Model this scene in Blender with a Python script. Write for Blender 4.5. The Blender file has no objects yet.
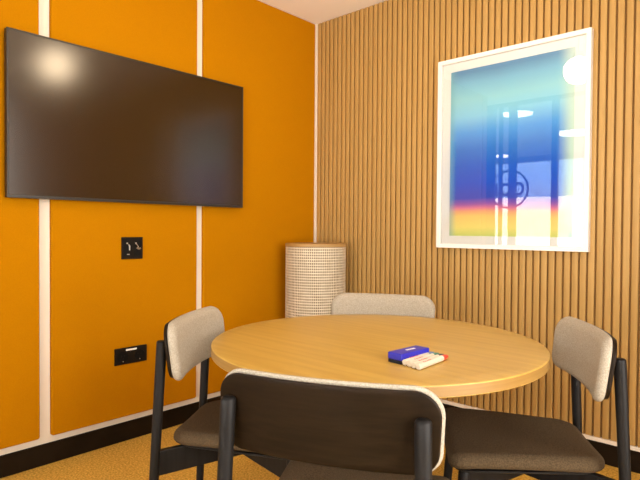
import bpy, bmesh, math, random
from mathutils import Vector, Matrix

S = bpy.context.scene
C = S.collection
random.seed(4)
PI = math.pi

# ------------------------------------------------------------------ camera
f_px, yaw, pitch, roll = 540.04, 0.7404, -0.0187, 0.0073
cam_d = bpy.data.cameras.new('camera')
cam = bpy.data.objects.new('camera', cam_d)
C.objects.link(cam)
cam_d.sensor_fit = 'HORIZONTAL'
cam_d.sensor_width = 36.0
cam_d.lens = f_px / 640 * 36.0
cam_d.clip_start = 0.02
fw = Vector((-math.sin(yaw) * math.cos(pitch), math.cos(yaw) * math.cos(pitch), math.sin(pitch)))
rt = Vector((math.cos(yaw), math.sin(yaw), 0))
up = rt.cross(fw)
c_, s_ = math.cos(roll), math.sin(roll)
rt2 = rt * c_ + up * s_
up2 = up * c_ - rt * s_
rot = Matrix((rt2, up2, -fw)).transposed()
cam.matrix_world = Matrix.Translation((2.7343, -2.9385, 1.1469)) @ rot.to_4x4()
S.camera = cam

# ------------------------------------------------------------------ world, daylight, exposure
W = bpy.data.worlds.new('daylight')
S.world = W
W.use_nodes = True
bg = W.node_tree.nodes['Background']
bg.inputs[0].default_value = (1.0, 0.94, 0.86, 1)
bg.inputs[1].default_value = 11.5
S.view_settings.view_transform = 'Standard'
S.view_settings.look = 'None'
S.view_settings.gamma = 1.0
S.view_settings.use_curve_mapping = False
S.view_settings.exposure = 0.0
S.cycles.max_bounces = 10
S.cycles.diffuse_bounces = 6
S.cycles.transparent_max_bounces = 16
S.cycles.sample_clamp_indirect = 6.0

LAMP_STRENGTH = 46.0
LAMP_COLOUR = (1.0, 0.77, 0.50)
OFFICE_LAMP_STRENGTH = 14.0


def area_light(name, loc, rot, sx, sy, power, colour, portal=False):
    d = bpy.data.lights.new(name, 'AREA')
    d.shape = 'RECTANGLE'
    d.size, d.size_y = sx, sy
    d.energy = power
    d.color = colour
    o = bpy.data.objects.new(name, d)
    C.objects.link(o)
    o.location = loc
    o.rotation_euler = rot
    if portal:
        d.cycles.is_portal = True
    return o


# unseen window added beyond the partition to bring in more daylight
area_light('added_rear_window_portal', (3.15, -5.38, 1.27), (PI / 2, 0, 0), 3.3, 2.4, 1, (1, 1, 1), portal=True)
# side window added out of view, right of the camera, to brighten the room
area_light('added_side_window_portal', (3.79, -2.10, 1.30), (PI / 2, 0, PI / 2), 2.2, 2.3, 1, (1, 1, 1), portal=True)
# the office window beyond the glass partition lets the sky in
area_light('window_portal', (-1.55, -7.98, 1.5), (PI / 2, 0, 0), 4.9, 2.1, 1, (1, 1, 1), portal=True)


# ------------------------------------------------------------------ materials
def new_mat(name):
    m = bpy.data.materials.new(name)
    m.use_nodes = True
    nt = m.node_tree
    b = nt.nodes['Principled BSDF']
    return m, nt, b


def plain(name, col, rough=0.5, metal=0.0, spec=0.5):
    m, nt, b = new_mat(name)
    b.inputs['Base Color'].default_value = (*col, 1)
    b.inputs['Roughness'].default_value = rough
    b.inputs['Metallic'].default_value = metal
    b.inputs['Specular IOR Level'].default_value = spec
    return m


def noisy(name, c1, c2, scale=(60, 60, 60), rough=0.6, bump=0.0, detail=3, spec=0.5, lo=0.35, hi=0.65, bscale=None):
    m, nt, b = new_mat(name)
    N, L = nt.nodes, nt.links
    tc = N.new('ShaderNodeTexCoord')
    mp = N.new('ShaderNodeMapping')
    mp.inputs['Scale'].default_value = scale
    nz = N.new('ShaderNodeTexNoise')
    nz.inputs['Scale'].default_value = 1.0
    nz.inputs['Detail'].default_value = detail
    rp = N.new('ShaderNodeValToRGB')
    rp.color_ramp.elements[0].position = lo
    rp.color_ramp.elements[1].position = hi
    rp.color_ramp.elements[0].color = (*c1, 1)
    rp.color_ramp.elements[1].color = (*c2, 1)
    L.new(tc.outputs['Object'], mp.inputs[0])
    L.new(mp.outputs[0], nz.inputs['Vector'])
    L.new(nz.outputs['Fac'], rp.inputs[0])
    L.new(rp.outputs[0], b.inputs['Base Color'])
    b.inputs['Roughness'].default_value = rough
    b.inputs['Specular IOR Level'].default_value = spec
    if bump:
        src = nz
        if bscale:
            mp2 = N.new('ShaderNodeMapping')
            mp2.inputs['Scale'].default_value = bscale
            src = N.new('ShaderNodeTexNoise')
            src.inputs['Scale'].default_value = 1.0
            src.inputs['Detail'].default_value = 4
            L.new(tc.outputs['Object'], mp2.inputs[0])
            L.new(mp2.outputs[0], src.inputs['Vector'])
        bp = N.new('ShaderNodeBump')
        bp.inputs['Strength'].default_value = bump
        bp.inputs['Distance'].default_value = 0.002
        L.new(src.outputs['Fac'], bp.inputs['Height'])
        L.new(bp.outputs[0], b.inputs['Normal'])
    return m


def emit(name, col, strength):
    m, nt, b = new_mat(name)
    b.inputs['Base Color'].default_value = (0.8, 0.8, 0.8, 1)
    b.inputs['Emission Color'].default_value = (*col, 1)
    b.inputs['Emission Strength'].default_value = strength
    return m


def glazing(name, ior=1.45, tint=(1, 1, 1)):
    m = bpy.data.materials.new(name)
    m.use_nodes = True
    nt = m.node_tree
    N, L = nt.nodes, nt.links
    N.clear()
    out = N.new('ShaderNodeOutputMaterial')
    mix = N.new('ShaderNodeMixShader')
    fr = N.new('ShaderNodeFresnel')
    fr.inputs['IOR'].default_value = ior
    tr = N.new('ShaderNodeBsdfTransparent')
    tr.inputs[0].default_value = (*tint, 1)
    gl = N.new('ShaderNodeBsdfGlossy')
    gl.inputs['Roughness'].default_value = 0.0
    L.new(fr.outputs[0], mix.inputs[0])
    L.new(tr.outputs[0], mix.inputs[1])
    L.new(gl.outputs[0], mix.inputs[2])
    L.new(mix.outputs[0], out.inputs[0])
    return m


M = {}
M['tan_wall'] = noisy('tan_wall', (0.42, 0.21, 0.05), (0.46, 0.235, 0.06), (3, 3, 3), 0.8)
M['white_wall'] = noisy('white_wall', (0.72, 0.635, 0.52), (0.75, 0.665, 0.55), (3, 3, 3), 0.8)
M['ceiling'] = noisy('ceiling_paint', (0.93, 0.91, 0.87), (0.96, 0.94, 0.90), (2, 2, 2), 0.9)
M['yellow'] = noisy('mustard_felt', (0.405, 0.156, 0.0003), (0.43, 0.168, 0.0006), (180, 180, 180), 0.9, 0.12, spec=0.04)
M['slat'] = noisy('oak_slat', (0.39, 0.228, 0.066), (0.455, 0.272, 0.086), (70, 70, 1.6), 0.5, spec=0.3)
M['slat_gap'] = plain('slat_backing', (0.28, 0.14, 0.034), 0.9)
M['base'] = noisy('black_baseboard', (0.011, 0.006, 0.0022), (0.015, 0.0085, 0.0035), (8, 8, 8), 0.7, spec=0.06)
M['carpet'] = noisy('golden_carpet', (0.39, 0.225, 0.032), (0.74, 0.44, 0.085), (110, 110, 110), 0.95, 0.6, detail=4, spec=0.1)
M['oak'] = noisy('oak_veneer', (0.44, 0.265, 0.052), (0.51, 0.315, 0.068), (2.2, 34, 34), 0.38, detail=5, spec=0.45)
M['oak_edge_shaded'] = noisy('oak_edge_shaded', (0.27, 0.145, 0.030), (0.31, 0.17, 0.04), (4, 4, 120), 0.45)  # darker than the top: shade on the table edge is put into the colour
M['frame_wood'] = noisy('charcoal_stained_wood', (0.008, 0.007, 0.0065), (0.013, 0.0115, 0.011), (60, 60, 4), 0.45, spec=0.16)
M['shell_wood'] = noisy('dark_stained_plywood', (0.009, 0.005, 0.0022), (0.016, 0.0088, 0.004), (5, 90, 90), 0.42, detail=5, spec=0.10)
M['fabric'] = noisy('oatmeal_wool', (0.29, 0.25, 0.19), (0.42, 0.365, 0.29), (260, 260, 260), 0.95, 0.5, detail=3, spec=0.15)
M['seat_fabric'] = noisy('brown_wool', (0.048, 0.031, 0.015), (0.090, 0.060, 0.032), (240, 240, 240), 0.95, 0.5, detail=3, spec=0.15)
M['cane'] = noisy('cane', (0.66, 0.56, 0.40), (0.78, 0.68, 0.52), (30, 30, 30), 0.5)
M['cane_wood'] = noisy('light_oak_rim', (0.36, 0.205, 0.06), (0.42, 0.245, 0.08), (6, 6, 60), 0.5)
M['cane_liner'] = plain('brown_liner', (0.075, 0.042, 0.018), 0.9)
M['tv_body'] = plain('black_plastic', (0.012, 0.011, 0.010), 0.4)
M['tv_bezel'] = plain('dark_bezel', (0.03, 0.025, 0.02), 0.35, 0.4)
M['tv_screen'] = plain('matte_screen', (0.024, 0.010, 0.001), 0.20, 0.0, 0.62)
M['plate'] = plain('black_faceplate', (0.012, 0.008, 0.005), 0.5, 0.0, 0.12)
M['module'] = plain('black_module', (0.006, 0.005, 0.004), 0.55, 0.0, 0.12)
M['metal'] = plain('bright_metal', (0.75, 0.72, 0.68), 0.3, 1.0)
M['white_plastic'] = plain('white_plastic', (0.82, 0.80, 0.76), 0.4)
M['frame_white'] = plain('white_lacquer', (0.80, 0.77, 0.72), 0.4)
M['mat_board'] = plain('mat_board', (0.85, 0.82, 0.77), 0.9)
M['blue'] = plain('blue_plastic', (0.018, 0.018, 0.36), 0.4)
M['felt'] = plain('black_felt', (0.010, 0.010, 0.014), 0.95)
M['marker_white'] = plain('marker_white', (0.62, 0.55, 0.43), 0.4)
M['ink_red'] = plain('red_plastic', (0.62, 0.045, 0.02), 0.4)
M['ink_green'] = plain('green_plastic', (0.05, 0.22, 0.14), 0.4)
M['ink_blue'] = plain('slate_blue_plastic', (0.10, 0.16, 0.26), 0.4)
M['ink_black'] = plain('grey_black_plastic', (0.035, 0.035, 0.04), 0.4)
M['opal'] = emit('opal_glass_lit', LAMP_COLOUR, LAMP_STRENGTH)
M['office_lamp'] = emit('office_diffuser_lit', (1.0, 0.95, 0.88), OFFICE_LAMP_STRENGTH)
M['glass'] = glazing('picture_glass', 1.8)
M['pane'] = glazing('partition_glass', 1.45)
M['tinted'] = glazing('tinted_upper_glass', 1.45, (0.54, 0.66, 0.78))
M['mullion'] = plain('dark_mullion', (0.02, 0.02, 0.022), 0.5)
M['decal'] = plain('dark_decal', (0.02, 0.025, 0.04), 0.6)
M['office_wall'] = noisy('office_wall', (0.55, 0.56, 0.58), (0.6, 0.61, 0.63), (2, 2, 2), 0.9)
M['office_floor'] = noisy('office_carpet', (0.12, 0.12, 0.13), (0.18, 0.18, 0.19), (60, 60, 60), 0.95)
M['office_dark'] = plain('office_joinery', (0.05, 0.05, 0.055), 0.7)


def print_material():
    m, nt, b = new_mat('gradient_print')
    N, L = nt.nodes, nt.links
    tc = N.new('ShaderNodeTexCoord')
    sp = N.new('ShaderNodeSeparateXYZ')
    L.new(tc.outputs['Generated'], sp.inputs[0])
    # soft warp so the bands drift a little
    nz = N.new('ShaderNodeTexNoise')
    nz.inputs['Scale'].default_value = 1.6
    nz.inputs['Detail'].default_value = 1.0
    L.new(tc.outputs['Generated'], nz.inputs['Vector'])
    ma = N.new('ShaderNodeMath'); ma.operation = 'MULTIPLY_ADD'
    ma.inputs[1].default_value = 0.05
    L.new(nz.outputs['Fac'], ma.inputs[0])
    L.new(sp.outputs['Z'], ma.inputs[2])
    rp = N.new('ShaderNodeValToRGB')
    cr = rp.color_ramp
    stops = [(0.00, (0.66, 0.72, 0.22)), (0.05, (0.88, 0.76, 0.26)), (0.115, (0.90, 0.68, 0.24)), (0.145, (0.88, 0.48, 0.26)),
             (0.165, (0.80, 0.26, 0.40)), (0.190, (0.38, 0.15, 0.50)), (0.225, (0.075, 0.12, 0.58)), (0.32, (0.035, 0.14, 0.66)),
             (0.42, (0.035, 0.17, 0.64)), (0.52, (0.06, 0.25, 0.66)), (0.62, (0.13, 0.40, 0.76)), (0.72, (0.32, 0.64, 0.78)),
             (0.82, (0.36, 0.66, 0.70)), (0.91, (0.24, 0.52, 0.66)), (1.0, (0.13, 0.30, 0.48))]
    while len(cr.elements) < len(stops):
        cr.elements.new(0.5)
    for e, (p_, c) in zip(cr.elements, stops):
        e.position = min(1.0, p_ + 0.025)
        e.color = (*c, 1)
    L.new(ma.outputs[0], rp.inputs[0])
    # washed out pale edge on the right, thin teal edge on the left
    mr = N.new('ShaderNodeMapRange'); mr.interpolation_type = 'SMOOTHSTEP'
    mr.inputs['From Min'].default_value = 0.87
    mr.inputs['From Max'].default_value = 1.0
    L.new(sp.outputs['X'], mr.inputs['Value'])
    mx = N.new('ShaderNodeMix'); mx.data_type = 'RGBA'
    L.new(mr.outputs[0], mx.inputs['Factor'])
    L.new(rp.outputs[0], mx.inputs[6])
    rp2 = N.new('ShaderNodeValToRGB')
    for e, (p_, c) in zip(rp2.color_ramp.elements, [(0.0, (0.10, 0.42, 0.30)), (1.0, (0.60, 0.70, 0.62))]):
        e.position = p_; e.color = (*c, 1)
    e = rp2.color_ramp.elements.new(0.10); e.color = (0.75, 0.78, 0.40, 1)
    e = rp2.color_ramp.elements.new(0.35); e.color = (0.62, 0.78, 0.62, 1)
    L.new(sp.outputs['Z'], rp2.inputs[0])
    L.new(rp2.outputs[0], mx.inputs[7])
    ml = N.new('ShaderNodeMapRange'); ml.interpolation_type = 'SMOOTHSTEP'
    ml.inputs['From Min'].default_value = 0.0
    ml.inputs['From Max'].default_value = 0.07
    ml.inputs['To Min'].default_value = 0.55
    ml.inputs['To Max'].default_value = 0.0
    L.new(sp.outputs['X'], ml.inputs['Value'])
    mx2 = N.new('ShaderNodeMix'); mx2.data_type = 'RGBA'
    L.new(ml.outputs[0], mx2.inputs['Factor'])
    L.new(mx.outputs[2], mx2.inputs[6])
    mx2.inputs[7].default_value = (0.22, 0.48, 0.52, 1)
    L.new(mx2.outputs[2], b.inputs['Base Color'])
    b.inputs['Roughness'].default_value = 0.8
    b.inputs['Specular IOR Level'].default_value = 0.1
    return m


M['print'] = print_material()


# ------------------------------------------------------------------ builders
def link(name, bm, mat, parent=None, smooth=True, loc=None, angle=0.6):
    me = bpy.data.meshes.new(name)
    bmesh.ops.recalc_face_normals(bm, faces=bm.faces)
    for f in bm.faces:
        f.smooth = smooth
    if smooth:
        for e in bm.edges:
            if len(e.link_faces) == 2 and e.calc_face_angle(0) > angle:
                e.smooth = False
    bm.to_mesh(me)
    bm.free()
    me.materials.append(M[mat] if isinstance(mat, str) else mat)
    o = bpy.data.objects.new(name, me)
    C.objects.link(o)
    if parent:
        o.parent = parent
    if loc:
        o.location = loc
    return o


def add_box(bm, x0, x1, y0, y1, z0, z1, bev=0.0, seg=2, mat=None):
    vs = [bm.verts.new((x, y, z)) for x in (x0, x1) for y in (y0, y1) for z in (z0, z1)]
    idx = [(0, 1, 3, 2), (4, 6, 7, 5), (0, 4, 5, 1), (2, 3, 7, 6), (0, 2, 6, 4), (1, 5, 7, 3)]
    fs = [bm.faces.new([vs[i] for i in q]) for q in idx]
    if bev:
        es = list({e for f in fs for e in f.edges})
        bmesh.ops.bevel(bm, geom=es, offset=bev, segments=seg, profile=0.5, affect='EDGES')
    return bm


def box(x0, x1, y0, y1, z0, z1, bev=0.0, seg=2):
    return add_box(bmesh.new(), x0, x1, y0, y1, z0, z1, bev, seg)


def add_tube(bm, pts, radii, n=20, cap=True):
    """Round tube through points with a radius at each point."""
    rings = []
    pts = [Vector(p) for p in pts]
    for i, p in enumerate(pts):
        a = pts[max(i - 1, 0)]; b = pts[min(i + 1, len(pts) - 1)]
        t = (b - a).normalized()
        h = Vector((0, 0, 1)) if abs(t.z) < 0.9 else Vector((1, 0, 0))
        u = t.cross(h).normalized(); v = t.cross(u)
        rings.append([bm.verts.new(p + (u * math.cos(k * 2 * PI / n) + v * math.sin(k * 2 * PI / n)) * radii[i]) for k in range(n)])
    for r0, r1 in zip(rings, rings[1:]):
        for k in range(n):
            bm.faces.new((r0[k], r0[(k + 1) % n], r1[(k + 1) % n], r1[k]))
    if cap:
        bm.faces.new(rings[0]); bm.faces.new(rings[-1])
    return bm


def round_leg(a, b, ra, rb, dome=True):
    """Round leg from a (top) to b (foot) with a domed top."""
    a, b = Vector(a), Vector(b)
    d = (b - a).normalized()
    pts, rad = [], []
    if dome:
        for k in range(6):
            t = k / 6 * PI / 2
            pts.append(a + d * ra * 0.55 * (1 - math.sin(t))); rad.append(max(ra * (0.55 + 0.45 * math.sin(t)) if k else ra * 0.5, 0.001))
        pts = pts[::-1]; rad = rad[::-1]
        pts = [a + d * ra * 0.55 * (1 - math.cos(k / 6 * PI / 2)) for k in range(6)]
        rad = [ra * (0.55 + 0.45 * math.sin(k / 6 * PI / 2)) for k in range(6)]
    pts += [a + (b - a) * t for t in (0.06, 0.35, 0.7, 1.0)]
    rad += [ra + (rb - ra) * t for t in (0.06, 0.35, 0.7, 1.0)]
    return add_tube(bmesh.new(), pts, rad)


def rounded_poly(corners, n=8):
    """corners: list of (x, y, r) counter-clockwise -> list of 2-D points with rounded corners."""
    out = []
    m = len(corners)
    for i in range(m):
        p = Vector(corners[i][:2]); r = corners[i][2]
        a = (Vector(corners[i - 1][:2]) - p).normalized(); b = (Vector(corners[(i + 1) % m][:2]) - p).normalized()
        ang = a.angle(b)
        t = r / math.tan(ang / 2)
        c = p + (a + b).normalized() * (r / math.sin(ang / 2))
        s = p + a * t - c; e = p + b * t - c
        a0 = math.atan2(s.y, s.x); a1 = math.atan2(e.y, e.x)
        while a1 < a0: a1 += 2 * PI
        if a1 - a0 > PI: a1 -= 2 * PI
        for k in range(n + 1):
            g = a0 + (a1 - a0) * k / n
            out.append(Vector((c.x + math.cos(g) * r, c.y + math.sin(g) * r)))
    return out


def densify(pts, step):
    out = []
    for i, p in enumerate(pts):
        q = pts[(i + 1) % len(pts)]
        k = max(1, int((q - p).length / step))
        for j in range(k):
            out.append(p.lerp(q, j / k))
    return out


def inset(pts, d):
    n = len(pts); out = []
    for i in range(n):
        t = (pts[(i + 1) % n] - pts[i - 1]).normalized()
        out.append(pts[i] + Vector((-t.y, t.x)) * d)
    return out


def slab(outline, front, back, mapfn, centre=(0, 0), rings=7):
    """Closed cushion or panel: outline plus edge profiles (inset, height) on both faces."""
    bm = bmesh.new()
    cx, cy = centre

    def side(prof):
        loops = []
        for d, h in prof:
            loops.append([(p.x, p.y, h) for p in (inset(outline, d) if d else outline)])
        base = loops[-1]; h0 = prof[-1][1]
        for k in range(1, rings):
            s = 1 - k / rings
            loops.append([(cx + (x - cx) * s, cy + (y - cy) * s, h0) for x, y, _ in base])
        return loops, (cx, cy, h0)

    first = None
    for s, prof in enumerate((front, back)):
        loops, mid = side(prof)
        vl = [[bm.verts.new(mapfn(*p)) for p in lp] for lp in loops]
        if s == 0:
            first = vl[0]
        else:
            n = len(first)
            for k in range(n):
                bm.faces.new((first[k], first[(k + 1) % n], vl[0][(k + 1) % n], vl[0][k]))
        for a, b in zip(vl, vl[1:]):
            n = len(a)
            for k in range(n):
                bm.faces.new((a[k], a[(k + 1) % n], b[(k + 1) % n], b[k]))
        c = bm.verts.new(mapfn(*mid))
        for k in range(len(vl[-1])):
            bm.faces.new((vl[-1][k], vl[-1][(k + 1) % len(vl[-1])], c))
    return bm


def quarter(r, h0, h1, n=5, sx=1.0):
    """Rounded edge profile from height h0 at the rim to h1 inside."""
    return [(r * sx * (1 - math.cos(k / n * PI / 2)), h0 + (h1 - h0) * math.sin(k / n * PI / 2)) for k in range(n + 1)]


def circle(r, n=96):
    return [Vector((r * math.cos(k * 2 * PI / n), r * math.sin(k * 2 * PI / n))) for k in range(n)]


def empty(name, loc, rz=0.0):
    o = bpy.data.objects.new(name, None)
    o.empty_display_size = 0.1
    C.objects.link(o)
    o.location = loc
    o.rotation_euler = (0, 0, rz)
    return o


def tag(o, label, cat, group=None):
    o['label'] = label
    o['category'] = cat
    if group:
        o['group'] = group
    return o


def struct(o):
    o['kind'] = 'structure'
    return o


def dup(root, loc, rz, label):
    r = root.copy(); C.objects.link(r)
    r.location = loc; r.rotation_euler = (0, 0, rz); r['label'] = label
    for ch in list(root.children):
        c = ch.copy(); C.objects.link(c); c.parent = r
        for g in list(ch.children):
            d = g.copy(); C.objects.link(d); d.parent = c
    return r


# ------------------------------------------------------------------ room shell
RX, RY, CZ = 3.8, -3.3, 2.65
def l_slab(z0, z1):
    bm = box(-5.2, RX + 0.12, -3.36, 0.12, z0, z1)
    add_box(bm, -5.2, 5.2, -5.5, -3.36, z0, z1)
    return add_box(bm, -5.2, 1.0, -8.2, -5.5, z0, z1)


struct(link('floor', l_slab(-0.06, 0.0), 'carpet', smooth=False))
struct(link('ceiling', l_slab(CZ, CZ + 0.08), 'ceiling', smooth=False))

# left wall: white board with mustard felt panels
wl = struct(link('wall_left', box(-0.12, 0.0, -2.90, 0.12, 0.0, CZ), 'white_wall', smooth=False))
edges = [-2.89, -2.802, -2.757, -1.943, -1.890, -1.056, -1.010, -0.034]
for y0, y1 in zip(edges[::2], edges[1::2]):
    ol = densify(rounded_poly([(y0, 0.135, .012), (y1, 0.135, .012), (y1, CZ - 0.001, .010), (y0, CZ - 0.001, .010)], 4), 0.1)
    prof = quarter(0.007, 0.013, 0.021, 4)
    link('wall_panel', slab(ol, prof, [(0, 0.0005)], lambda a, b, h: (h, a, b), ((y0 + y1) / 2, 1.4), 2), 'yellow', wl, smooth=False)

# back wall: vertical oak slats on a dark backing
wb = struct(link('wall_back', box(0.0, RX, 0.0, 0.12, 0.0, CZ), 'white_wall', smooth=False))
link('slat_backing', box(0.039, RX - 0.001, -0.013, -0.0002, 0.124, CZ - 0.001), 'slat_gap', wb, smooth=False)
bm = bmesh.new()
pitch_s = 0.03875
x = 0.0405
while x < RX - 0.03:
    add_box(bm, x, x + 0.0298, -0.030, -0.0135, 0.124, CZ - 0.002, 0.0025, 2)
    x += pitch_s
link('slat_cladding', bm, 'slat', wb, angle=1.2)
struct(link('trim_1', box(0.0005, 0.0385, -0.033, -0.0005, 0.102, CZ - 0.001, 0.002), 'white_wall', smooth=False))
struct(link('trim_2', box(0.039, RX - 0.001, -0.030, -0.0005, 0.102, 0.1235, 0.002), 'white_wall', smooth=False))
struct(link('baseboard_left', box(0.0005, 0.013, -2.899, -0.001, 0.0005, 0.102, 0.002), 'base', smooth=False))
struct(link('baseboard_back', box(0.0135, RX - 0.001, -0.034, -0.0005, 0.0005, 0.1015, 0.002), 'base', smooth=False))
bm = box(RX, RX + 0.12, -1.00, 0.12, 0.0, CZ)
add_box(bm, RX, RX + 0.12, RY, -3.20, 0.0, CZ)
add_box(bm, RX, RX + 0.12, -3.20, -1.00, 0.0, 0.15)
add_box(bm, RX, RX + 0.12, -3.20, -1.00, 2.45, CZ)
struct(link('wall_return', box(-0.32, -0.20, RY, -2.901, 0.0, CZ), 'office_dark', smooth=False))
struct(link('wall_return_side', box(-0.199, -0.121, -2.96, -2.901, 0.0, CZ), 'office_dark', smooth=False))
struct(link('wall_right', bm, 'tan_wall', smooth=False))
w3 = struct(link('added_window_side', box(RX + 0.05, RX + 0.056, -3.20, -1.00, 0.15, 2.45), 'pane', smooth=False))  # added opening and pane, never in view, to light the left wall
bm = bmesh.new()
for yy in (-3.20, -2.125, -1.05):
    add_box(bm, RX + 0.03, RX + 0.08, yy, yy + 0.05, 0.15, 2.45)
link('window_frame', bm, 'mullion', w3, smooth=False)

# ------------------------------------------------------------------ glass partition behind the camera and the office beyond it
gp = empty('glass_partition', (0, RY, 0))
gp['label'] = 'glass partition with dark frames, seen reflected in the framed print'
gp['category'] = 'partition'
pn = link('pane', box(-0.20, RX, -0.012, 0.0, 0.04, CZ - 0.005), 'pane', gp, smooth=False)
for x0, x1 in ((-0.20, -0.088), (-0.032, 0.0), (0.085, 0.17), (0.575, 0.64), (1.60, 1.65), (2.6, 2.65), (RX - 0.05, RX)):
    link('mullion', box(x0, x1, -0.07, -0.014, 0.04, CZ - 0.04, 0.003), 'mullion', gp, smooth=False)
link('bottom_rail', box(-0.20, RX, -0.07, -0.0005, 0.0005, 0.04), 'mullion', gp, smooth=False)
link('top_rail', box(-0.20, RX, -0.07, -0.014, CZ - 0.04, CZ - 0.001), 'mullion', gp, smooth=False)


def flat_ring(bm, cx, cz, rx, rz, w, y0, y1, n=48, sq=2.0):
    def pt(k, s):
        t = k * 2 * PI / n
        c, d = math.cos(t), math.sin(t)
        return (cx + math.copysign(abs(c) ** (2 / sq), c) * (rx - w * s), cz + math.copysign(abs(d) ** (2 / sq), d) * (rz - w * s))
    q = [[bm.verts.new((pt(k, s)[0], y, pt(k, s)[1])) for k in range(n)] for s, y in ((0, y0), (0, y1), (1, y1), (1, y0))]
    for a in range(4):
        A, B = q[a], q[(a + 1) % 4]
        for k in range(n):
            bm.faces.new((A[k], A[(k + 1) % n], B[(k + 1) % n], B[k]))


bm = bmesh.new()
flat_ring(bm, 0.105, 1.635, 0.235, 0.228, 0.024, 0.0005, 0.003)
flat_ring(bm, 0.062, 1.635, 0.066, 0.078, 0.031, 0.0005, 0.003)
flat_ring(bm, 0.215, 1.635, 0.068, 0.078, 0.031, 0.0005, 0.003, sq=2.6)
add_box(bm, -0.056, -0.030, 0.0005, 0.003, 1.56, 1.71)
add_box(bm, -0.084, -0.056, 0.0005, 0.003, 1.665, 1.69)
link('round_logo', bm, 'decal', gp, smooth=False)

struct(link('wall_office_left', box(-5.2, -5.1, -8.2, RY, 0.0, CZ), 'office_wall', smooth=False))
struct(link('wall_office_right', box(5.1, 5.2, -5.5, RY, 0.0, CZ), 'office_wall', smooth=False))
struct(link('wall_corridor', box(-5.1, -0.201, RY - 0.06, RY - 0.0005, 0.0, CZ), 'office_dark', smooth=False))
struct(link('wall_corridor_right', box(RX + 0.001, 5.1, RY - 0.06, RY - 0.0005, 0.0, CZ), 'office_dark', smooth=False))
wf = bmesh.new()
WX0, WX1, WZ0, WZ1 = -4.0, 0.9, 0.45, 2.55
add_box(wf, -5.1, 1.0, -8.15, -8.0, 0.0, WZ0)
add_box(wf, -5.1, 1.0, -8.15, -8.0, WZ1, CZ)
add_box(wf, -5.1, WX0, -8.15, -8.0, WZ0, WZ1)
add_box(wf, WX1, 1.0, -8.15, -8.0, WZ0, WZ1)
struct(link('wall_office_far', wf, 'office_wall', smooth=False))
nf = bmesh.new()
add_box(nf, 0.95, 1.0, -8.0, -5.40, 0.0, CZ)
add_box(nf, 1.0, 5.1, -5.50, -5.40, 0.0, 0.07)
add_box(nf, 1.0, 5.1, -5.50, -5.40, 2.47, CZ)
add_box(nf, 1.0, 1.5, -5.50, -5.40, 0.07, 2.47)
add_box(nf, 4.8, 5.1, -5.50, -5.40, 0.07, 2.47)
struct(link('wall_office_near', nf, 'office_wall', smooth=False))
w2 = struct(link('added_window_rear', box(1.5, 4.8, -5.46, -5.455, 0.07, 2.47), 'pane', smooth=False))  # added facade glazing, never in view, for more daylight from behind
bm = bmesh.new()
for xx in (1.5, 2.58, 3.66, 4.75):
    add_box(bm, xx, xx + 0.05, -5.49, -5.42, 0.07, 2.47)
link('window_frame', bm, 'mullion', w2, smooth=False)
wn = struct(link('window_1', box(WX0, WX1, -8.10, -8.095, WZ0, 1.84), 'pane', smooth=False))
link('tinted_pane', box(WX0, WX1, -8.10, -8.095, 1.841, WZ1), 'tinted', wn, smooth=False)
bm = bmesh.new()
for xx in (WX0, -2.5, -0.30, WX1 - 0.05):
    add_box(bm, xx, xx + 0.05, -8.12, -8.05, WZ0, WZ1)
link('window_frame', bm, 'mullion', wn, smooth=False)

for lx, ly, r_, lab in ((-0.02, -3.80, 0.2, 'round office ceiling light nearest the glass partition, seen reflected in the print'),
                        (0.10, -5.60, 0.3, 'round office ceiling light farther beyond the glass, reflected at the right of the print'),
                        (-1.76, -7.33, 0.22, 'round office ceiling light by the far window, reflected low in the print')):
    t = tag(empty('ceiling_light', (lx, ly, CZ)), lab, 'ceiling light', 'office ceiling lights')
    link('housing', add_tube(bmesh.new(), [(0, 0, -0.001), (0, 0, -0.04)], [r_, r_], 40), 'white_plastic', t)
    link('diffuser', add_tube(bmesh.new(), [(0, 0, -0.0405), (0, 0, -0.046)], [r_ - 0.01, r_ - 0.012], 40), 'office_lamp', t)

# ------------------------------------------------------------------ pendant lamp over the table (mirrored in the screen and the print)
PX, PYY, PZ = 1.45, -1.34, 2.32
t = tag(empty('pendant_lamp', (PX, PYY, PZ)), 'warm globe pendant over the table, seen as the glow mirrored in the television', 'lamp')
bm = bmesh.new()
bmesh.ops.create_uvsphere(bm, u_segments=40, v_segments=24, radius=0.10)
link('globe', bm, 'opal', t)
link('cord', add_tube(bmesh.new(), [(0, 0, 0.125), (0, 0, CZ - PZ - 0.02)], [0.004, 0.004], 8), 'tv_body', t)
link('cap', add_tube(bmesh.new(), [(0, 0, 0.092), (0, 0, 0.13)], [0.04, 0.03], 24), 'tv_body', t)
link('ceiling_rose', add_tube(bmesh.new(), [(0, 0, CZ - PZ - 0.025), (0, 0, CZ - PZ - 0.0005)], [0.055, 0.06], 24), 'white_plastic', t)

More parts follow.
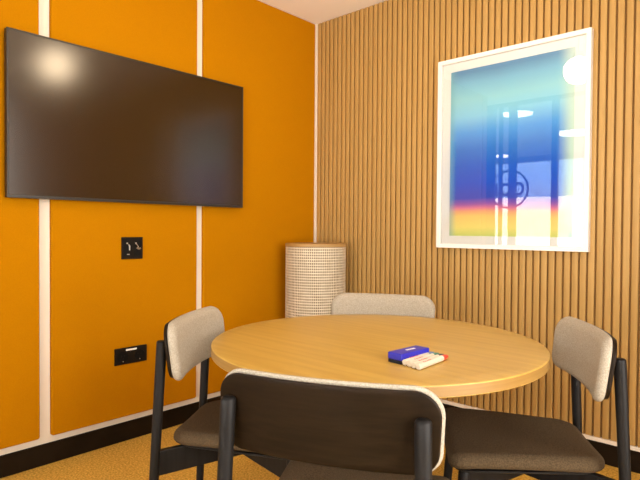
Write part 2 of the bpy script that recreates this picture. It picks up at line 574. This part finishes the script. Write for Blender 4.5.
# ------------------------------------------------------------------ television
TY0, TY1, TZ0, TZ1 = -2.0993, -0.7481, 1.2828, 2.0406
tv = tag(empty('television', (0.0, (TY0 + TY1) / 2, TZ0)), 'large black flat television, switched off, on the mustard wall', 'television')
hw, hh = (TY1 - TY0) / 2, TZ1 - TZ0
link('casing', box(0.040, 0.066, -hw, hw, 0.0, hh, 0.003), 'tv_body', tv, smooth=False)
link('rear_housing', box(0.0225, 0.0395, -hw * 0.7, hw * 0.7, 0.06, hh * 0.72, 0.006), 'tv_body', tv, smooth=False)
bm = bmesh.new()
bz = 0.008
add_box(bm, 0.0662, 0.071, -hw, hw, hh - bz, hh, 0.001)
add_box(bm, 0.0662, 0.071, -hw, hw, 0.0, 0.014, 0.001)
add_box(bm, 0.0662, 0.071, -hw, -hw + bz, 0.014, hh - bz, 0.001)
add_box(bm, 0.0662, 0.071, hw - bz, hw, 0.014, hh - bz, 0.001)
link('bezel', bm, 'tv_bezel', tv, smooth=False)
link('screen', box(0.0662, 0.0685, -hw + bz, hw - bz, 0.014, hh - bz), 'tv_screen', tv, smooth=False)

# ------------------------------------------------------------------ framed print
FX0, FX1, FZ0, FZ1 = 1.0566, 1.9095, 1.0466, 2.155
fr = tag(empty('framed_print', (FX0, -0.0305, FZ0)), 'large white-framed abstract print of blue, pink and yellow bands on the slatted wall', 'picture')
fwid, fhei = FX1 - FX0, FZ1 - FZ0
fb = 0.024
bm = bmesh.new()
add_box(bm, 0, fwid, -0.036, 0, fhei - fb, fhei, 0.0012)
add_box(bm, 0, fwid, -0.036, 0, 0, fb, 0.0012)
add_box(bm, 0, fb, -0.036, 0, fb, fhei - fb, 0.0012)
add_box(bm, fwid - fb, fwid, -0.036, 0, fb, fhei - fb, 0.0012)
link('frame', bm, 'frame_white', fr, smooth=False)
link('backing_board', box(fb, fwid - fb, -0.008, -0.0005, fb, fhei - fb), 'mat_board', fr, smooth=False)
px0, px1, pz0, pz1 = 1.131 - FX0, 1.828 - FX0, 1.118 - FZ0, 2.083 - FZ0
bm = bmesh.new()
add_box(bm, fb, fwid - fb, -0.0125, -0.0085, pz1, fhei - fb)
add_box(bm, fb, fwid - fb, -0.0125, -0.0085, fb, pz0)
add_box(bm, fb, px0, -0.0125, -0.0085, pz0, pz1)
add_box(bm, px1, fwid - fb, -0.0125, -0.0085, pz0, pz1)
link('mat_board', bm, 'mat_board', fr, smooth=False)
link('print', box(px0, px1, -0.0105, -0.0085, pz0, pz1), 'print', fr, smooth=False)
bm = bmesh.new()
bm.faces.new([bm.verts.new(v) for v in ((fb, -0.022, fb), (fwid - fb, -0.022, fb), (fwid - fb, -0.022, fhei - fb), (fb, -0.022, fhei - fb))])
link('glass', bm, 'glass', fr, smooth=False)

# ------------------------------------------------------------------ wall plates
sp = tag(empty('socket_plate', (0.0215, -1.4742, 1.042)), 'small square black faceplate with cable sockets below the television', 'socket')
link('faceplate', box(0, 0.009, -0.0605, 0.0605, -0.059, 0.059, 0.002), 'plate', sp, smooth=False)
for dy in (-0.029, 0.029):
    md = link('module', box(0.0092, 0.0115, dy - 0.022, dy + 0.022, -0.042, 0.042, 0.001), 'module', sp, smooth=False)
    if dy < 0:
        bm = bmesh.new()
        add_tube(bm, [(0.0116, dy - 0.004, 0.026), (0.0150, dy - 0.004, 0.026)], [0.0045, 0.0045], 12)
        add_tube(bm, [(0.0135, dy + 0.004, 0.020), (0.0145, dy + 0.009, 0.012), (0.0145, dy + 0.009, -0.012)], [0.0035, 0.0042, 0.0032], 10)
        link('plug', bm, 'metal', md)
        link('port', box(0.0116, 0.0125, dy - 0.004, dy + 0.010, -0.036, -0.031), 'metal', md, smooth=False)
    else:
        bm = bmesh.new()
        add_tube(bm, [(0.0116, dy - 0.012, 0.026), (0.0150, dy - 0.012, 0.026)], [0.0048, 0.0048], 12)
        add_tube(bm, [(0.0140, dy - 0.009, 0.022), (0.0150, dy + 0.001, 0.008), (0.0150, dy - 0.006, -0.001), (0.0150, dy + 0.004, -0.004), (0.0145, dy + 0.016, -0.001)],
                 [0.002, 0.0028, 0.0058, 0.0062, 0.003], 10)
        link('plug', bm, 'metal', md)

po = tag(empty('power_outlet', (0.0215, -1.4811, 0.465)), 'wide black double power outlet with a white strip, low on the mustard wall', 'power outlet')
link('faceplate', box(0, 0.009, -0.0925, 0.0925, -0.0445, 0.0445, 0.002), 'plate', po, smooth=False)
link('label_strip', box(0.0092, 0.0115, -0.031, 0.031, 0.027, 0.036, 0.001), 'white_plastic', po, smooth=False)
for dy in (-0.048, 0.048):
    sk = link('socket', add_tube(bmesh.new(), [(0.0092, dy, -0.004), (0.0112, dy, -0.004)], [0.030, 0.029], 32), 'module', po)
    bm = bmesh.new()
    for a_, yy, zz in ((0.5, -0.008, 0.006), (-0.5, 0.008, 0.006), (0, 0, -0.012)):
        b2 = box(-0.0005, 0.0008, -0.0012, 0.0012, -0.005, 0.005)
        bmesh.ops.transform(b2, matrix=Matrix.Translation((0.0118, dy + yy, -0.004 + zz)) @ Matrix.Rotation(a_, 4, 'X'), verts=b2.verts)
        tmp = bpy.data.meshes.new('tmp'); b2.to_mesh(tmp); b2.free(); bm.from_mesh(tmp); bpy.data.meshes.remove(tmp)
    link('slot', bm, 'plate', sk, smooth=False)
    link('indicator', add_tube(bmesh.new(), [(0.0092, dy, -0.027), (0.0122, dy, -0.027)], [0.0032, 0.0026], 12), 'metal', sk)

# ------------------------------------------------------------------ cane plinth in the corner
cp = tag(empty('cane_plinth', (0.250, -0.262, 0)), 'tall round cane-webbed drum with light wood rims standing in the corner', 'plinth')
PR, PH = 0.205, 1.057
def disc(r, z0, z1, bev=0.004):
    return slab(circle(r, 64), quarter(bev, z1 - bev, z1, 3), [(0, z0)], lambda a, b, h: (a, b, h), rings=3)
link('top_disc', disc(PR, PH - 0.022, PH), 'cane_wood', cp)
link('base_ring', disc(PR, 0.0005, 0.04), 'cane_wood', cp)
link('liner', add_tube(bmesh.new(), [(0, 0, 0.041), (0, 0, PH - 0.023)], [PR - 0.022, PR - 0.022], 64), 'cane_liner', cp)
for k in range(3):
    a = math.radians((222, 42, 132)[k])
    link('post', add_tube(bmesh.new(), [((PR - 0.011) * math.cos(a), (PR - 0.011) * math.sin(a), 0.0405), ((PR - 0.011) * math.cos(a), (PR - 0.011) * math.sin(a), PH - 0.0225)], [0.010, 0.010], 12), 'cane_wood', cp)
bm = bmesh.new()
NV, NH = 92, 56
rr = PR - 0.004
for k in range(NV):
    a0 = k * 2 * PI / NV; da = 0.0030 / rr
    q = [bm.verts.new((r_ * math.cos(a), r_ * math.sin(a), z)) for z in (0.041, PH - 0.023) for a, r_ in ((a0 - da, rr), (a0 + da, rr), (a0 + da, rr + 0.0012), (a0 - da, rr + 0.0012))]
    for i in range(4):
        bm.faces.new((q[i], q[(i + 1) % 4], q[4 + (i + 1) % 4], q[4 + i]))
for k in range(NH):
    z = 0.050 + k * (PH - 0.08) / (NH - 1)
    prof = [(rr + 0.0013, z - 0.0033), (rr + 0.0013, z + 0.0033), (rr + 0.0026, z + 0.0031), (rr + 0.0026, z - 0.0031)]
    n = 72
    rings_ = [[bm.verts.new((r_ * math.cos(j * 2 * PI / n), r_ * math.sin(j * 2 * PI / n), zz)) for r_, zz in prof] for j in range(n)]
    for j in range(n):
        A, B = rings_[j], rings_[(j + 1) % n]
        for i in range(4):
            bm.faces.new((A[i], A[(i + 1) % 4], B[(i + 1) % 4], B[i]))
link('cane_webbing', bm, 'cane', cp)

# ------------------------------------------------------------------ round table
TX, TYc, TR, TZ, TT = 1.5353, -1.3171, 0.60, 0.74, 0.036
tb = tag(empty('round_table', (TX, TYc, 0)), 'round light oak meeting table in the middle of the four chairs', 'table')
link('tabletop', slab(circle(TR, 160), quarter(0.003, TZ - 0.003, TZ, 3), [(0, TZ - TT + 0.003), (0.003, TZ - TT)], lambda a, b, h: (a, b, h), rings=10), 'oak', tb)
link('edge_band', add_tube(bmesh.new(), [(0, 0, TZ - TT + 0.004), (0, 0, TZ - 0.004)], [TR + 0.0006, TR + 0.0006], 160, cap=False), 'oak_edge_shaded', tb)
link('column', add_tube(bmesh.new(), [(0, 0, 0.018), (0, 0, 0.06), (0, 0, TZ - TT - 0.012)], [0.05, 0.042, 0.042], 40), 'frame_wood', tb)
link('top_plate', add_tube(bmesh.new(), [(0, 0, TZ - TT - 0.011), (0, 0, TZ - TT - 0.0005)], [0.17, 0.18], 48), 'frame_wood', tb)
link('base', disc(0.23, 0.0005, 0.018, 0.006), 'frame_wood', tb)


# ------------------------------------------------------------------ chairs
def make_chair(label):
    t = tag(empty('dining_chair', (0, 0, 0)), label, 'chair', 'chairs around the round table')
    LX, LY, LZ = 0.218, -0.28, 0.77
    for s in (-1, 1):
        link('rear_leg', round_leg((s * LX, LY, LZ), (s * 0.234, -0.318, 0.0005), 0.0178, 0.0150), 'frame_wood', t)
    for s in (-1, 1):
        link('front_leg', round_leg((s * 0.205, 0.165, 0.3955), (s * 0.228, 0.195, 0.0005), 0.0178, 0.0150), 'frame_wood', t)
    # crossing planks under the seat
    for s in (-1, 1):
        a = Vector((s * 0.222, -0.296)); b = Vector((-s * 0.207, 0.168))
        d = (b - a).normalized(); nrm = Vector((-d.y, d.x)) * 0.011
        bm = bmesh.new()
        L_ = (b - a).length
        mtx = Matrix(((d.x, nrm.x / 0.011, 0, a.x), (d.y, nrm.y / 0.011, 0, a.y), (0, 0, 1, 0), (0, 0, 0, 1)))
        add_box(bm, 0.0, L_, -0.011, 0.011, 0.312, 0.396, 0.003)
        bmesh.ops.transform(bm, matrix=mtx, verts=bm.verts)
        link('cross_rail', bm, 'frame_wood', t, smooth=False)

    # seat: dark shell with upholstered pad, narrower at the back
    def seat_map(x, y, h):
        dish = 0.006 * (x / 0.22) ** 2 - 0.010 * max(0.0, (y - 0.10) / 0.11) ** 2 * 0.6 - 0.004 * max(0.0, (-y) / 0.2)
        return (x, y, h + dish)
    ol = densify(rounded_poly([(-0.190, -0.275, .085), (0.190, -0.275, .085), (0.254, 0.215, .045), (-0.254, 0.215, .045)], 10), 0.03)
    st = link('seat', slab(ol, quarter(0.03, 0.420, 0.450, 6, 1.1), quarter(0.016, 0.420, 0.405, 4), seat_map, rings=8), 'seat_fabric', t)
    ol2 = densify(rounded_poly([(-0.176, -0.258, .08), (0.176, -0.258, .08), (0.238, 0.20, .045), (-0.238, 0.20, .045)], 10), 0.03)
    link('seat_shell', slab(ol2, [(0, 0.404)], [(0, 0.399), (0.004, 0.3965)], lambda x, y, h: (x, y, h), rings=3), 'frame_wood', t)

    # back: curved plywood shell carrying a thick oatmeal pad
    H, ZM, TILT = 0.097, 0.7355, math.radians(7.5)
    SAG = 0.034

    def back_map(x, z, h):
        y = -0.2862 + SAG * (x / 0.257) ** 2
        y += h
        return (x, y - math.sin(TILT) * z, ZM + math.cos(TILT) * z - math.sin(TILT) * h)
    w = 0.257
    # the lower edge sweeps up a little towards the corners
    ol3 = densify(rounded_poly([(-w + 0.012, -H + .002, .05), (w - 0.012, -H + .002, .05), (w, H - 0.008, .06), (-w, H - 0.008, .06)], 10), 0.02)
    sh = link('back_shell', slab(ol3, [(0.001, 0.013), (0.003, 0.0135)], quarter(0.004, 0.004, 0.0, 3), back_map, rings=8), 'shell_wood', t)
    sh['label'] = 'dark brown plywood back shell'
    ol4 = densify(rounded_poly([(-w + 0.006, -H - 0.002, .052), (w - 0.006, -H - 0.002, .052), (w + 0.004, H + 0.001, .066), (-w - 0.004, H + 0.001, .066)], 10), 0.02)
    pd = link('back_pad', slab(ol4, quarter(0.020, 0.024, 0.046, 6, 1.2), quarter(0.008, 0.022, 0.0138, 4), back_map, rings=8), 'fabric', t)
    pd['label'] = 'oatmeal fabric back pad'
    return t


poses = [((1.8524, -1.8371), 0.4146, 'chair nearest the camera, its dark plywood back turned towards us'),
         ((1.2259, -1.6185), -0.9708, 'chair at the left of the round table, in front of the mustard wall'),
         ((1.9601, -1.1210), 2.1560, 'chair at the right of the round table, dark seat in view'),
         ((1.2795, -0.9761), -2.6539, 'chair behind the round table, only its oatmeal backrest showing')]
chair = make_chair(poses[0][2])
for i, ((x, y), a, lab) in enumerate(poses):
    if i == 0:
        chair.location = (x, y, 0); chair.rotation_euler = (0, 0, a)
    else:
        dup(chair, (x, y, 0), a, lab)

# ------------------------------------------------------------------ eraser and markers on the table
e0, e1 = Vector((1.822, -1.566)), Vector((1.833, -1.43))
EL = 0.142
ed = (e1 - e0).normalized()
er = tag(empty('whiteboard_eraser', (*((Vector((1.767, -1.564)) + Vector((1.833, -1.43))) / 2), TZ), math.atan2(ed.y, ed.x)), 'blue whiteboard eraser with black felt, lying on the table beside the markers', 'eraser')
EW = 0.054
link('felt_pad', box(-EL / 2 + .001, EL / 2 - .001, -EW / 2 + .001, EW / 2 - .001, 0.0005, 0.011, 0.001), 'felt', er, smooth=False)
hd = link('handle', box(-EL / 2, EL / 2, -EW / 2, EW / 2, 0.0112, 0.032, 0.0025), 'blue', er, smooth=False)
bm = bmesh.new()
for k in range(6):
    add_box(bm, -0.012 + k * 0.0075, -0.0066 + k * 0.0075, -0.004, 0.006, 0.0321, 0.0324)
link('white_lettering', bm, 'white_plastic', hd, smooth=False)

MR = 0.0092
caps = ['ink_blue', 'ink_green', 'ink_black', 'ink_red']
names = ['whiteboard marker lying right against the blue eraser, first of four', 'second whiteboard marker out from the blue eraser, in the row of four',
         'third whiteboard marker out from the blue eraser, in the row of four', 'outermost of the four whiteboard markers, with a bright red cap tip']
for k in range(4):
    s = Vector((1.833 + k * 0.0195, -1.572 - k * 0.0055))
    mk = tag(empty('whiteboard_marker', (s.x, s.y, TZ + MR + 0.0005), math.radians(90.5 + (2.0 if k == 3 else 0))), names[k], 'marker', 'whiteboard markers on the table')
    bd = link('barrel', add_tube(bmesh.new(), [(0, 0, 0), (0.002, 0, 0), (0.133 + 0.004 * k, 0, 0)], [MR - 0.002, MR, MR], 20), 'marker_white', mk)
    x1 = 0.1335 + 0.004 * k
    link('cap', add_tube(bmesh.new(), [(x1, 0, 0), (x1 + 0.020, 0, 0), (x1 + 0.036, 0, 0)], [MR, MR * 0.92, MR * 0.55], 20), caps[k], mk)
    bm = bmesh.new()
    for j in range(5):
        add_box(bm, 0.03 + j * 0.010, 0.0365 + j * 0.010 + (j % 2) * 0.001, -0.003, 0.0025 - (j % 3) * 0.001, MR + 0.0001, MR + 0.0004)
    link('red_print', bm, 'ink_red', bd, smooth=False)

bpy.context.view_layer.update()
